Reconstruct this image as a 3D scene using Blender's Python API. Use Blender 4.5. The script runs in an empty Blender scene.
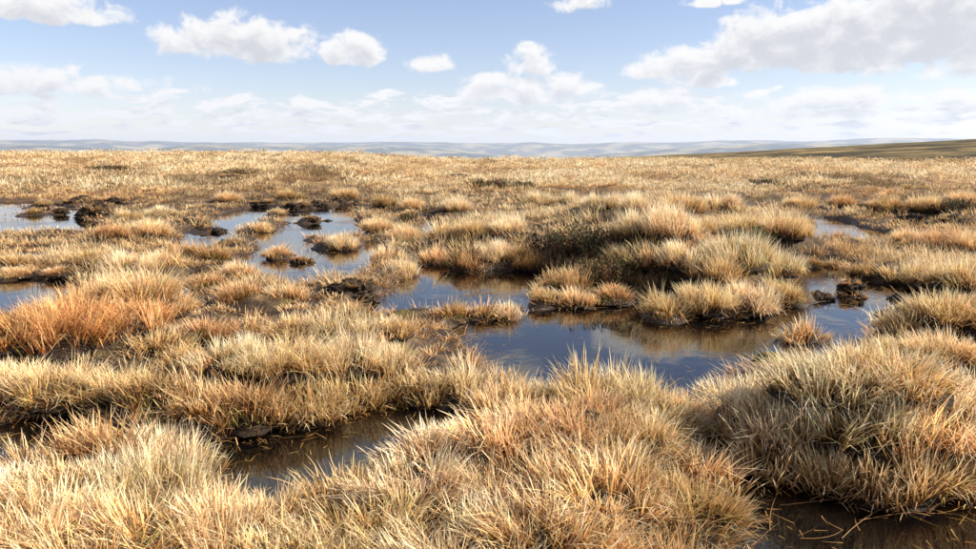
import bpy, bmesh, math, random
import numpy as np
from mathutils import Vector, noise as mnoise

# ------------------------------------------------------------------ camera, sky, sun, exposure
sc = bpy.context.scene
COL = sc.collection
CAM_H, PITCH, FPX, PW, PH = 1.65, math.radians(9.2), 766.0, 976.0, 549.0
cam_d = bpy.data.cameras.new("camera")
cam_d.sensor_width = 36.0
cam_d.lens = FPX / PW * 36.0
cam_d.clip_start, cam_d.clip_end = 0.05, 200000.0
cam = bpy.data.objects.new("camera", cam_d)
COL.objects.link(cam)
cam.location = (0, 0, CAM_H)
cam.rotation_euler = (math.pi / 2 - PITCH, 0, 0)
sc.camera = cam

SUN_EL, SUN_AZ = math.radians(30), math.radians(90)     # azimuth from +Y (view direction) towards +X (right)
SKY_STRENGTH, SUN_STRENGTH, EXPOSURE = 0.053, 5.0, 1.42
sun_d = bpy.data.lights.new("sun", 'SUN')
sun_d.energy = SUN_STRENGTH
sun_d.angle = math.radians(0.53)
sun_d.color = (1.0, 0.89, 0.74)
sun = bpy.data.objects.new("sun", sun_d)
COL.objects.link(sun)
sdir = Vector((math.sin(SUN_AZ) * math.cos(SUN_EL), math.cos(SUN_AZ) * math.cos(SUN_EL), math.sin(SUN_EL)))
sun.rotation_euler = sdir.to_track_quat('Z', 'Y').to_euler()
sun.location = (20, 10, 30)

vs = sc.view_settings
vs.view_transform = 'Standard'; vs.look = 'None'; vs.gamma = 1.0; vs.exposure = EXPOSURE
vs.use_curve_mapping = False
sc.cycles.use_denoising = True
sc.cycles.max_bounces = 6
sc.cycles.diffuse_bounces = 2
sc.cycles.glossy_bounces = 3
sc.cycles.transmission_bounces = 4
sc.cycles.transparent_max_bounces = 6
sc.cycles.volume_bounces = 0

def pix_dir(px, py):
    x = (px - PW / 2) / FPX; y = -(py - PH / 2) / FPX
    c, s = math.cos(PITCH), math.sin(PITCH)
    return (x, c + y * s, y * c - s)          # world: right, forward, up
def pix_azel(px, py):
    d = pix_dir(px, py)
    return math.atan2(d[0], d[1]), math.atan2(d[2], math.hypot(d[0], d[1]))
def at(px, py, z=0.0):
    d = pix_dir(px, py)
    k = (z - CAM_H) / d[2]
    return (d[0] * k, d[1] * k)

# ---- node helpers
class NB:
    def __init__(s, tree): s.t = tree; s.n = tree.nodes; s.l = tree.links
    def put(s, sock, v):
        if isinstance(v, (int, float)): sock.default_value = v
        elif isinstance(v, (tuple, list)): sock.default_value = tuple(v)
        else: s.l.new(v, sock)
    def m(s, op, a, b=0.0, c=0.0, clamp=False):
        n = s.n.new('ShaderNodeMath'); n.operation = op; n.use_clamp = clamp
        s.put(n.inputs[0], a); s.put(n.inputs[1], b); s.put(n.inputs[2], c)
        return n.outputs[0]
    def xyz(s, x, y, z):
        n = s.n.new('ShaderNodeCombineXYZ')
        s.put(n.inputs[0], x); s.put(n.inputs[1], y); s.put(n.inputs[2], z)
        return n.outputs[0]
    def sep(s, v):
        n = s.n.new('ShaderNodeSeparateXYZ'); s.l.new(v, n.inputs[0]); return n.outputs
    def noise(s, vec, scale, detail=4, rough=0.55, dist=0.0, dim='3D', lac=2.0):
        n = s.n.new('ShaderNodeTexNoise'); n.noise_dimensions = dim
        if vec is not None: s.l.new(vec, n.inputs['Vector'])
        n.inputs['Scale'].default_value = scale; n.inputs['Detail'].default_value = detail
        n.inputs['Roughness'].default_value = rough; n.inputs['Distortion'].default_value = dist
        n.inputs['Lacunarity'].default_value = lac
        return n.outputs['Fac']
    def maprange(s, v, a, b, c=0.0, d=1.0, kind='SMOOTHSTEP'):
        n = s.n.new('ShaderNodeMapRange'); n.interpolation_type = kind
        s.put(n.inputs[0], v); s.put(n.inputs[1], a); s.put(n.inputs[2], b); s.put(n.inputs[3], c); s.put(n.inputs[4], d)
        return n.outputs[0]
    def mix(s, f, a, b):
        n = s.n.new('ShaderNodeMix'); n.data_type = 'RGBA'
        s.put(n.inputs[0], f)
        s.put(n.inputs[6], a if not isinstance(a, tuple) or len(a) == 4 else a + (1,))
        s.put(n.inputs[7], b if not isinstance(b, tuple) or len(b) == 4 else b + (1,))
        return n.outputs[2]
    def ramp(s, f, stops):
        n = s.n.new('ShaderNodeValToRGB'); e = n.color_ramp.elements
        while len(e) < len(stops): e.new(0.5)
        for el, (p, c) in zip(e, stops): el.position = p; el.color = tuple(c) + (1,)
        s.l.new(f, n.inputs[0]); return n.outputs[0]

# ---- world: Nishita sky with cumulus, laid out as directions (azimuth, elevation) in the sky
world = bpy.data.worlds.new("World"); sc.world = world; world.use_nodes = True
wt = world.node_tree; wt.nodes.clear()

# cloud masses: pixel centre, half width, height above / depth below the centre (all measured in the photograph)
CLOUDS = [(45, 14, 70, 24, 9, 1.0), (195, 42, 42, 24, 16, 0.9), (255, 46, 68, 32, 17, 1.0),
          (352, 54, 38, 26, 13, 1.0), (-10, 84, 150, 22, 8, 0.9), (430, 66, 26, 14, 10, .55),
          (530, 92, 84, 22, 14, 0.85), (532, 66, 30, 24, 16, .7), (660, 102, 42, 16, 6, 0.95),
          (712, 84, 25, 13, 5, 0.95), (668, 82, 14, 9, 5, .6), (655, 70, 36, 18, 11, .8), (700, 66, 46, 26, 14, 0.95), (756, 50, 50, 42, 22, 1.3),
          (850, 46, 120, 48, 26, 1.35), (960, 30, 130, 54, 30, 1.35), (935, 74, 22, 12, 6, .85),
          (980, 66, 42, 20, 12, .95), (832, 102, 60, 18, 8, 0.95), (968, 106, 42, 18, 8, 0.9),
          (578, 4, 30, 16, 9, .7), (712, 2, 34, 12, 5, .8), (655, 338, 75, 24, 24, 1.4), (310, 468, 90, 34, 30, 1.3)]
PXR = 1.0 / FPX
g = bpy.data.node_groups.new("cloud_density", 'ShaderNodeTree')
g.interface.new_socket("azel", in_out='INPUT', socket_type='NodeSocketVector')
g.interface.new_socket("density", in_out='OUTPUT', socket_type='NodeSocketFloat')
gi = g.nodes.new('NodeGroupInput'); go = g.nodes.new('NodeGroupOutput')
b = NB(g)
az, el, _ = b.sep(gi.outputs[0])
big = None
for (cx, cy, hw, up, dn, amp) in CLOUDS:
    a0, e0 = pix_azel(cx, cy); e0 = abs(e0)          # those seen mirrored in a pool stand at the mirrored elevation
    u = b.m('MULTIPLY', b.m('SUBTRACT', az, a0), 1.0 / (hw * PXR))
    v = b.m('SUBTRACT', el, e0)
    vv = b.m('MAXIMUM', b.m('MULTIPLY', v, 1.0 / (up * PXR)), b.m('MULTIPLY', v, -1.0 / (dn * PXR)))
    r2 = b.m('MULTIPLY_ADD', vv, vv, b.m('MULTIPLY', u, u))
    f = b.m('MULTIPLY_ADD', r2, -amp, amp)
    big = f if big is None else b.m('MAXIMUM', big, f)
big = b.m('MAXIMUM', big, -1.2)
# bumpy cauliflower detail
pv = b.xyz(b.m('MULTIPLY', az, 1.0), b.m('MULTIPLY', el, 1.35), 0.37)
n1 = b.noise(pv, 30.0, 8, 0.60, 0.35)
d_mass = b.m('ADD', b.m('MULTIPLY', big, 0.70), b.m('MULTIPLY', b.m('SUBTRACT', n1, 0.53), 2.0))
# stratified small cumulus towards the horizon: cloud layer seen edge on, rows get thinner with distance
el_c = b.m('MAXIMUM', el, 0.004)
row = b.m('LOGARITHM', b.m('ADD', el_c, 0.012), 2.718)
pv2 = b.xyz(b.m('MULTIPLY', az, 24.0), b.m('MULTIPLY', row, 5.0), 4.1)
n2 = b.noise(pv2, 1.0, 6, 0.58, 0.2)
cov = b.m('ADD', b.maprange(el, 0.010, 0.028, 0.06, 0.17), b.maprange(el, 0.058, 0.10, 0.0, -0.38))
d_row = b.m('MULTIPLY', b.m('ADD', b.m('SUBTRACT', n2, 0.62), cov), 4.0)
# the same fair-weather cumulus goes on over the rest of the dome
pv3 = b.xyz(b.m('MULTIPLY', az, 1.0), b.m('MULTIPLY', el, 1.7), 2.2)
n3 = b.noise(pv3, 4.6, 5, 0.52, 0.3)
out_of = b.maprange(b.m('ABSOLUTE', az), 0.62, 0.75)
high = b.maprange(el, 0.20, 0.27)
d_dome = b.m('ADD', b.m('MULTIPLY', b.m('SUBTRACT', n3, 0.505), 4.0), b.m('MULTIPLY', b.m('SUBTRACT', 1.0, b.m('MAXIMUM', out_of, high)), -2.0))
dens = b.m('MAXIMUM', b.m('MAXIMUM', d_mass, d_row), d_dome)
b.l.new(dens, go.inputs[0])

b = NB(wt)
tc = wt.nodes.new('ShaderNodeTexCoord')
dx, dy, dz = b.sep(tc.outputs['Generated'])
az = b.m('ARCTAN2', dx, dy)
el = b.m('ARCSINE', dz)
def dens_at(da, de):
    n = wt.nodes.new('ShaderNodeGroup'); n.node_tree = g
    wt.links.new(b.xyz(b.m('ADD', az, da), b.m('ADD', el, de), 0.0), n.inputs[0])
    return n.outputs[0]
d0 = dens_at(0.0, 0.0)
d1 = dens_at(0.003, 0.013)
alpha = b.maprange(d0, -0.03, 0.42)
below = b.maprange(el, -0.004, 0.004)
alpha = b.m('MULTIPLY', b.m('MULTIPLY', alpha, below), 0.97)
thick = b.maprange(d1, 0.0, 0.95)
sky = wt.nodes.new('ShaderNodeTexSky'); sky.sky_type = 'NISHITA'; sky.sun_disc = False
sky.sun_elevation = SUN_EL; sky.sun_rotation = SUN_AZ; sky.altitude = 450; sky.air_density = 1.0; sky.dust_density = 0.25; sky.ozone_density = 2.2
cloud_lit = (7.2, 7.05, 6.9); cloud_base = (4.7, 4.75, 5.0)
ccol = b.mix(thick, cloud_lit, cloud_base)
tint = wt.nodes.new('ShaderNodeMix'); tint.data_type = 'RGBA'; tint.blend_type = 'MULTIPLY'; tint.inputs[0].default_value = 1.0
wt.links.new(sky.outputs[0], tint.inputs[6]); tint.inputs[7].default_value = (1.16, 1.02, 1.08, 1)      # the photograph's white balance
out_c = b.mix(alpha, tint.outputs[2], ccol)
bg = wt.nodes.new('ShaderNodeBackground'); bg.inputs[1].default_value = SKY_STRENGTH
wt.links.new(out_c, bg.inputs[0])
wo = wt.nodes.new('ShaderNodeOutputWorld'); wt.links.new(bg.outputs[0], wo.inputs[0])
world.cycles.sampling_method = 'NONE'      # even daylight sky: found by the bounced rays themselves

# ------------------------------------------------------------------ helpers
rng = np.random.default_rng(11)
def _hash(ix, iy, seed):
    h = (ix.astype(np.int64) * 374761393 + iy.astype(np.int64) * 668265263 + seed * 974634541) & 0xffffffff
    h = ((h ^ (h >> 13)) * 1274126177) & 0xffffffff
    return ((h ^ (h >> 16)) & 0xffff) / 65535.0
def vnoise(x, y, seed=0):
    ix = np.floor(x); iy = np.floor(y); fx = x - ix; fy = y - iy
    fx = fx * fx * fx * (fx * (fx * 6 - 15) + 10); fy = fy * fy * fy * (fy * (fy * 6 - 15) + 10)
    a = _hash(ix, iy, seed); c = _hash(ix + 1, iy, seed); d = _hash(ix, iy + 1, seed); e = _hash(ix + 1, iy + 1, seed)
    return (a + (c - a) * fx) * (1 - fy) + (d + (e - d) * fx) * fy
def fbm(x, y, seed=0, octs=4):
    s = 0; amp = 0.5; tot = 0
    for o in range(octs):
        s = s + amp * (vnoise(x, y, seed + o * 17) * 2 - 1); tot += amp
        x = x * 2.03 + 13.1; y = y * 2.03 - 7.7; amp *= 0.5
    return s / tot
def smooth(a, c, x):
    t = np.clip((x - a) / (c - a), 0, 1); return t * t * (3 - 2 * t)
def moor_tint(x, y, jit=0.0):
    mixp = smooth(-0.45, 0.12, fbm(x * 0.30 + 40, y * 0.12, 70, 4) + 0.35 * fbm(x * 0.06, y * 0.022, 170, 3) + 0.6 * jit)
    rust = smooth(0.20, 0.50, fbm(x * 0.2 - 9, y * 0.09, 79, 4) + 0.45 * jit)
    dark = smooth(0.18, 0.40, fbm(x * 0.30 + 5, y * 0.10, 83, 4) + 0.25 * fbm(x * 0.07, y * 0.02, 183, 3) + 0.3 * jit)
    return mixp[:, None], rust[:, None], dark[:, None]
def tri_mesh(name, V, T, colors=None, smooth_f=False):
    me = bpy.data.meshes.new(name)
    V = np.asarray(V, np.float32); T = np.asarray(T, np.int32)
    me.vertices.add(len(V)); me.vertices.foreach_set("co", V.ravel())
    me.loops.add(T.size); me.loops.foreach_set("vertex_index", T.ravel())
    me.polygons.add(len(T))
    me.polygons.foreach_set("loop_start", np.arange(0, T.size, 3, dtype=np.int32))
    if smooth_f: me.polygons.foreach_set("use_smooth", np.ones(len(T), dtype=bool))
    if colors is not None:
        at_ = me.color_attributes.new("tint", 'FLOAT_COLOR', 'POINT')
        c4 = np.ones((len(V), 4), np.float32); c4[:, :3] = colors
        at_.data.foreach_set("color", c4.ravel())
    me.update(calc_edges=True)
    return me
def link(name, data, mat=None, parent=None):
    o = bpy.data.objects.new(name, data); COL.objects.link(o)
    if mat is not None and data is not None and not data.materials: data.materials.append(mat)
    if parent is not None: o.parent = parent
    return o
def tag(o, label=None, cat=None, group=None, kind=None):
    if label: o["label"] = label
    if cat: o["category"] = cat
    if group: o["group"] = group
    if kind: o["kind"] = kind
    return o
def copy_tree(o, parent=None):
    c = o.copy(); COL.objects.link(c); c.parent = parent
    for ch in list(o.children): copy_tree(ch, c)
    return c

# ------------------------------------------------------------------ materials
def mat_new(name):
    m = bpy.data.materials.new(name); m.use_nodes = True
    m.node_tree.nodes.clear(); return m, NB(m.node_tree)
def finish(m, bb, shader, disp=None):
    o = bb.n.new('ShaderNodeOutputMaterial'); bb.l.new(shader, o.inputs[0])
    return m
def principled(bb, col, rough=0.8, spec=0.3, normal=None):
    p = bb.n.new('ShaderNodeBsdfPrincipled')
    bb.put(p.inputs['Base Color'], col if not isinstance(col, tuple) else col + (1,))
    bb.put(p.inputs['Roughness'], rough); p.inputs['Specular IOR Level'].default_value = spec
    if normal is not None: bb.l.new(normal, p.inputs['Normal'])
    return p
def bump(bb, h, strength, dist):
    n = bb.n.new('ShaderNodeBump'); n.inputs['Strength'].default_value = strength; n.inputs['Distance'].default_value = dist
    bb.l.new(h, n.inputs['Height']); return n.outputs[0]

def make_blade_mat(name, gain=1.0, trans=0.34, vary=0.26):
    m, bb = mat_new(name)
    a = bb.n.new('ShaderNodeAttribute'); a.attribute_name = "tint"
    oi = bb.n.new('ShaderNodeObjectInfo')
    hsv = bb.n.new('ShaderNodeHueSaturation')
    bb.l.new(a.outputs['Color'], hsv.inputs['Color'])
    bb.put(hsv.inputs['Value'], bb.m('MULTIPLY_ADD', oi.outputs['Random'], vary, gain - vary * 0.5))
    bb.put(hsv.inputs['Hue'], bb.m('MULTIPLY_ADD', oi.outputs['Random'], -0.016, 0.508))
    p = principled(bb, hsv.outputs[0], 0.55, 0.25)
    tr = bb.n.new('ShaderNodeBsdfTranslucent'); bb.l.new(hsv.outputs[0], tr.inputs[0])
    mx = bb.n.new('ShaderNodeMixShader'); mx.inputs[0].default_value = trans
    bb.l.new(p.outputs[0], mx.inputs[1]); bb.l.new(tr.outputs[0], mx.inputs[2])
    return finish(m, bb, mx.outputs[0])
M_BLADE = make_blade_mat("dry_grass")
M_LEAF = make_blade_mat("heather_leaf", 1.0, 0.2, 0.25)

def peat_nodes(bb):
    geo = bb.n.new('ShaderNodeNewGeometry')
    P = geo.outputs['Position']
    n = bb.noise(P, 9.0, 8, 0.65); n2 = bb.noise(P, 60.0, 5, 0.6)
    col = bb.ramp(n, [(0.3, (0.012, 0.008, 0.006)), (0.5, (0.030, 0.019, 0.012)), (0.7, (0.060, 0.038, 0.022))])
    fib = bb.noise(P, 140.0, 3, 0.7)
    col = bb.mix(bb.maprange(fib, 0.60, 0.72), col, (0.13, 0.080, 0.040))
    h = bb.m('MULTIPLY_ADD', n2, 0.5, n)
    return P, col, h
m, bb = mat_new("peat"); P, col, h = peat_nodes(bb)
p = principled(bb, col, 0.85, 0.2, bump(bb, h, 1.0, 0.06)); M_PEAT = finish(m, bb, p.outputs[0])

# moor ground: peat near by, mat of dead grass litter over it, straw moor in the distance, pale farmland in the valley
m, bb = mat_new("moor_ground"); P, col, h = peat_nodes(bb)
x_, y_, z_ = bb.sep(P)
dist = bb.m('SQRT', bb.m('MULTIPLY_ADD', x_, x_, bb.m('MULTIPLY', y_, y_)))
lit_n = bb.noise(P, 2.2, 6, 0.6); fine = bb.noise(P, 45.0, 4, 0.7)
litter = bb.ramp(fine, [(0.3, (0.05, 0.030, 0.014)), (0.55, (0.20, 0.12, 0.055)), (0.75, (0.42, 0.29, 0.14))])
lf = bb.m('MULTIPLY', bb.maprange(lit_n, 0.42, 0.60), bb.maprange(z_, 0.06, 0.17))
col = bb.mix(bb.m('MULTIPLY', lf, 0.85), col, litter)
wet = bb.maprange(z_, 0.02, 0.10)
at_n = bb.n.new('ShaderNodeAttribute'); at_n.attribute_name = "tint"
moor = bb.mix(bb.maprange(bb.noise(P, 0.9, 6, 0.68), 0.36, 0.62), (0.10, 0.058, 0.024), at_n.outputs['Color'])
sph = bb.m('MULTIPLY', bb.maprange(bb.noise(P, 1.7, 5, 0.6), 0.56, 0.66), bb.maprange(z_, 0.01, 0.05))
col = bb.mix(bb.m('MULTIPLY', sph, 0.8), col, bb.ramp(fine, [(0.35, (0.05, 0.045, 0.010)), (0.55, (0.13, 0.105, 0.022)), (0.72, (0.20, 0.09, 0.03))]))
col = bb.mix(bb.maprange(dist, 22.0, 45.0), col, moor)
farm = bb.ramp(bb.noise(P, 0.0011, 6, 0.6), [(0.36, (0.035, 0.05, 0.022)), (0.5, (0.09, 0.12, 0.05)), (0.62, (0.18, 0.19, 0.09))])
col = bb.mix(bb.maprange(dist, 1800.0, 4000.0), col, farm)
p = principled(bb, col, bb.m('MULTIPLY_ADD', wet, 0.38, 0.50), 0.25, bump(bb, h, 0.8, 0.04))
M_GROUND = finish(m, bb, p.outputs[0])

m, bb = mat_new("moor_hillside")
geo = bb.n.new('ShaderNodeNewGeometry'); x_, y_, z_ = bb.sep(geo.outputs['Position'])
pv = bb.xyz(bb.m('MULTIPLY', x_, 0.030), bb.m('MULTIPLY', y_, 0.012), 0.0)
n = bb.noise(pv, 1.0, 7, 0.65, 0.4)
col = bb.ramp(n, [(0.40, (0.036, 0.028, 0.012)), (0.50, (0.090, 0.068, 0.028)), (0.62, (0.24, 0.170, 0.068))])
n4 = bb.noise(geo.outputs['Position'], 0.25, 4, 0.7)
straw = bb.maprange(bb.m('ADD', bb.m('MULTIPLY', z_, -0.13), bb.m('MULTIPLY', bb.m('SUBTRACT', n, 0.5), 2.2)), 0.3, 1.0)  # low straw grass, with sunlight beside the cloud shadow painted into its paleness
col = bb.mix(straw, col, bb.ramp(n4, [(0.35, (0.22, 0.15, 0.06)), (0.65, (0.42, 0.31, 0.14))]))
p = principled(bb, col, 0.9, 0.1, bump(bb, n4, 1.0, 1.2)); M_HILLSIDE = finish(m, bb, p.outputs[0])

m, bb = mat_new("far_hills")
geo = bb.n.new('ShaderNodeNewGeometry')
n = bb.noise(geo.outputs['Position'], 0.0009, 6, 0.6)
col = bb.ramp(n, [(0.42, (0.015, 0.022, 0.016)), (0.5, (0.08, 0.075, 0.04)), (0.58, (0.26, 0.22, 0.11))])  # moor patches, contrast raised to paint cloud shadows into the hills' colour
p = principled(bb, col, 0.9, 0.1); M_HILLS = finish(m, bb, p.outputs[0])

# peaty water: fresnel mirror over dark brown water that lets the shallow bed show
m, bb = mat_new("peat_water")
geo = bb.n.new('ShaderNodeNewGeometry'); P = geo.outputs['Position']
rip = bb.noise(P, 7.0, 3, 0.5, 0.6); rmask = bb.maprange(bb.noise(P, 0.55, 3, 0.5), 0.50, 0.64)
small = bb.noise(P, 34.0, 2, 0.5, 0.4)
hgt = bb.m('MULTIPLY', bb.m('MULTIPLY_ADD', small, 0.25, rip), bb.m('MULTIPLY_ADD', rmask, 1.0, 0.10))
nrm = bump(bb, hgt, 0.26, 0.02)
fr = bb.n.new('ShaderNodeFresnel'); fr.inputs[0].default_value = 1.45; bb.l.new(nrm, fr.inputs['Normal'])
gl = bb.n.new('ShaderNodeBsdfGlossy'); gl.inputs['Roughness'].default_value = 0.025; gl.inputs[0].default_value = (1, 1, 1, 1); bb.l.new(nrm, gl.inputs['Normal'])
tp = bb.n.new('ShaderNodeBsdfTransparent'); tp.inputs[0].default_value = (0.20, 0.10, 0.04, 1)
df = bb.n.new('ShaderNodeBsdfDiffuse'); df.inputs[0].default_value = (0.006, 0.005, 0.005, 1)
m1 = bb.n.new('ShaderNodeMixShader'); m1.inputs[0].default_value = 0.45
bb.l.new(tp.outputs[0], m1.inputs[1]); bb.l.new(df.outputs[0], m1.inputs[2])
m2 = bb.n.new('ShaderNodeMixShader'); bb.l.new(fr.outputs[0], m2.inputs[0])
bb.l.new(m1.outputs[0], m2.inputs[1]); bb.l.new(gl.outputs[0], m2.inputs[2])
M_WATER = finish(m, bb, m2.outputs[0])

m, bb = mat_new("yellow_moss")
geo = bb.n.new('ShaderNodeNewGeometry')
n = bb.noise(geo.outputs['Position'], 70.0, 4, 0.6)
col = bb.ramp(n, [(0.35, (0.08, 0.060, 0.014)), (0.65, (0.24, 0.18, 0.045))])
p = principled(bb, col, 0.9, 0.1, bump(bb, n, 1.0, 0.02)); M_MOSS = finish(m, bb, p.outputs[0])
m, bb = mat_new("heather_stem")
p = principled(bb, (0.045, 0.028, 0.018), 0.85, 0.2); M_STEM = finish(m, bb, p.outputs[0])

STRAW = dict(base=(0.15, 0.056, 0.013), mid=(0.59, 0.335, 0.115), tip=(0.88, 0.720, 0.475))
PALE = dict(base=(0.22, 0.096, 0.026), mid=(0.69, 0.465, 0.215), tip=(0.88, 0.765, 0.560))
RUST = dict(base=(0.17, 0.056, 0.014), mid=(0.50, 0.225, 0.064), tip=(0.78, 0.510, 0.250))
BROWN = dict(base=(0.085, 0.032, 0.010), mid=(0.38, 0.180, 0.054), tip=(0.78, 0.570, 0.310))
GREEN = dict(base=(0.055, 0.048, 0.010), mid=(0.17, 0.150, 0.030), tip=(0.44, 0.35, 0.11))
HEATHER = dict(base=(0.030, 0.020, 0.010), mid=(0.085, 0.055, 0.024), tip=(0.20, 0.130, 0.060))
def ground_tint(x, y):
    mp, ru, dk = moor_tint(x, y)
    def pc(key):
        c = np.array(STRAW[key]) * (1 - mp) + np.array(PALE[key]) * mp
        c = c * (1 - 0.7 * ru) + np.array(RUST[key]) * 0.7 * ru
        return c * (1 - dk * 0.85) + np.array(BROWN[key]) * dk * 0.85
    return 0.40 * pc('base') + 0.34 * pc('mid') + 0.05 * pc('tip')

# ------------------------------------------------------------------ pools (water lines traced in the photograph, laid on the ground plane)
POOLS = [
 ("pale pool with small peat islets at the far left edge of the bog",
  [(-70, 203), (30, 203), (55, 205), (84, 208), (74, 214), (82, 220), (104, 226), (106, 232), (80, 233), (50, 232), (20, 234), (-70, 240)]),
 ("white shining pool at the left edge above the rust coloured grass",
  [(-70, 284), (8, 284), (25, 279), (60, 280), (86, 281), (82, 294), (64, 306), (30, 311), (8, 318), (-70, 330)]),
 ("pale blue pool with islets left of the round lone tussock",
  [(180, 241), (192, 229), (208, 221), (228, 213), (254, 207), (282, 209), (302, 212), (322, 208), (350, 204), (358, 207), (350, 216), (362, 230), (373, 242), (386, 258), (374, 270), (345, 276), (333, 286), (300, 291), (286, 286), (266, 274), (240, 264), (222, 266), (208, 262), (186, 250)]),
 ("small blue slip of water behind the left grassy island",
  [(160, 296), (172, 284), (200, 272), (204, 280), (188, 292), (168, 303)]),
 ("deep blue pool mirroring the shaggy central clump",
  [(366, 304), (385, 293), (404, 284), (416, 272), (419, 260), (428, 265), (445, 270), (480, 273), (520, 270), (553, 272), (558, 280), (544, 285), (532, 292), (528, 300), (524, 307), (500, 311), (470, 313), (440, 312), (400, 316), (376, 314)]),
 ("large dark blue pool with a cloud mirrored in its middle",
  [(466, 324), (500, 319), (526, 312), (560, 311), (592, 309), (606, 296), (640, 292), (668, 298), (690, 318), (730, 319), (768, 314), (790, 308), (800, 300), (835, 302), (870, 312), (885, 326), (868, 345), (835, 356), (800, 362), (765, 366), (735, 376), (716, 392), (704, 404), (680, 402), (640, 396), (600, 394), (550, 394), (520, 390), (492, 368), (470, 348)]),
 ("small dark glimpse of water at the left edge below the straw bank",
  [(-30, 452), (0, 438), (30, 421), (78, 415), (96, 428), (88, 452), (60, 472), (0, 486), (-30, 490)]),
 ("dark pool under the straw tussocks at lower left",
  [(188, 452), (215, 443), (250, 439), (300, 426), (350, 411), (400, 406), (440, 409), (484, 406), (482, 428), (446, 452), (394, 474), (340, 500), (300, 514), (240, 518), (206, 494)]),
 ("brown black pool with floating stems in the bottom right corner",
  [(700, 400), (722, 396), (726, 430), (742, 470), (770, 482), (800, 480), (850, 484), (900, 491), (976, 486), (1060, 480), (1060, 640), (690, 640), (712, 545), (722, 500), (704, 450)]),
 ("pale pool behind the black peat clod on the right",
  [(802, 223), (824, 217), (848, 222), (870, 230), (894, 234), (902, 243), (884, 250), (840, 253), (806, 252), (799, 236)]),
 ("shallow lilac pool among mud lumps at right",
  [(790, 271), (812, 266), (844, 268), (856, 279), (882, 283), (915, 284), (930, 294), (920, 309), (892, 314), (868, 308), (835, 300), (800, 298), (792, 285)]),
 ("narrow muddy channel between the two central clumps",
  [(427, 216), (437, 216), (437, 232), (432, 248), (421, 250), (425, 234)]),
]
# land inside the pools: (px, py, half width px, half depth px)
ISLANDS = [(262, 228, 20, 6), (279, 213, 10, 3), (276, 256, 17, 6), (343, 243, 27, 9), (230, 254, 20, 9), (302, 262, 10, 3.5), (311, 222, 12, 2.5), (205, 232, 14, 3),
           (38, 214, 14, 3), (42, 207, 10, 2.5), (62, 214, 7, 2), (240, 240, 16, 3.0), (312, 240, 16, 2.5),
           (495, 316, 34, 4), (588, 298, 50, 8), (663, 318, 24, 6), (806, 338, 12, 5), (805, 298, 12, 5), (824, 299, 14, 5),
           (862, 247, 28, 7), (852, 294, 14, 5), (900, 300, 12, 4), (790, 304, 14, 4), (250, 232, 10, 2), (325, 214, 6, 1.2)]
POLY = [np.array([at(x, y) for x, y in pl]) for _, pl in POOLS]
ISL = []
for (x, y, hw, hd) in ISLANDS:
    c = np.array(at(x, y)); rx = hw * PXR * math.hypot(c[1], CAM_H)
    ry = 0.5 * abs(at(x, y - hd)[1] - at(x, y + hd)[1])
    ISL.append((c[0], c[1], rx, ry))
def sd_poly(x, y, poly):
    d = np.full(x.shape, 1e18); s = np.ones(x.shape)
    n = len(poly)
    for i in range(n):
        ax, ay = poly[i]; bx, by = poly[i - 1]
        ex, ey = bx - ax, by - ay; wx, wy = x - ax, y - ay
        t = np.clip((wx * ex + wy * ey) / (ex * ex + ey * ey + 1e-12), 0, 1)
        d = np.minimum(d, (wx - ex * t) ** 2 + (wy - ey * t) ** 2)
        c1 = y >= ay; c2 = y < by; c3 = ex * wy > ey * wx
        s = np.where((c1 & c2 & c3) | (~c1 & ~c2 & ~c3), -s, s)
    return s * np.sqrt(d)
def pool_sd(x, y, each=False):
    L = [sd_poly(x, y, p_) for p_ in POLY]
    if each: return L
    d = np.minimum.reduce(L)
    for (cx, cy, rx, ry) in ISL:
        k = np.sqrt(((x - cx) / rx) ** 2 + ((y - cy) / ry) ** 2)
        d = np.maximum(d, (1 - k) * min(rx, ry))
    return d

# hummocks: (px, py of the middle of the base, half width m, half depth m, height m)
HUMMOCKS = [(600, 262, 1.15, 1.5, 0.30), (700, 282, 1.3, 1.4, 0.38), (760, 255, 1.1, 1.8, 0.30), (640, 228, 1.8, 2.4, 0.42), (700, 225, 2.2, 3.0, 0.22),
            (482, 252, 0.75, 1.1, 0.26), (500, 232, 1.1, 1.8, 0.16), (395, 252, 0.6, 1.0, 0.12), (490, 200, 3.0, 5.0, 0.32),
            (90, 350, 1.1, 0.9, 0.20), (290, 385, 0.75, 0.55, 0.15), (350, 365, 0.5, 0.5, 0.12), (800, 430, 0.5, 0.42, 0.12), (880, 445, 0.7, 0.5, 0.14),
            (170, 480, 0.35, 0.25, 0.12), (620, 405, 0.45, 0.3, 0.10), (440, 380, 0.3, 0.3, 0.10), (940, 300, 1.5, 2.0, 0.22), (956, 214, 2.5, 4.0, 0.16), (950, 360, 0.9, 1.0, 0.12),
            (560, 480, 0.8, 0.5, 0.08)]
HUM = []
for (x, y, rx, ry, h_) in HUMMOCKS:
    c = at(x, y); HUM.append((c[0], c[1], rx, ry, h_))
# hollow with bare black peat on the left flank of the central hummock
HOL = [at(548, 243) + (0.62, 1.15, 0.34)]

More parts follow.
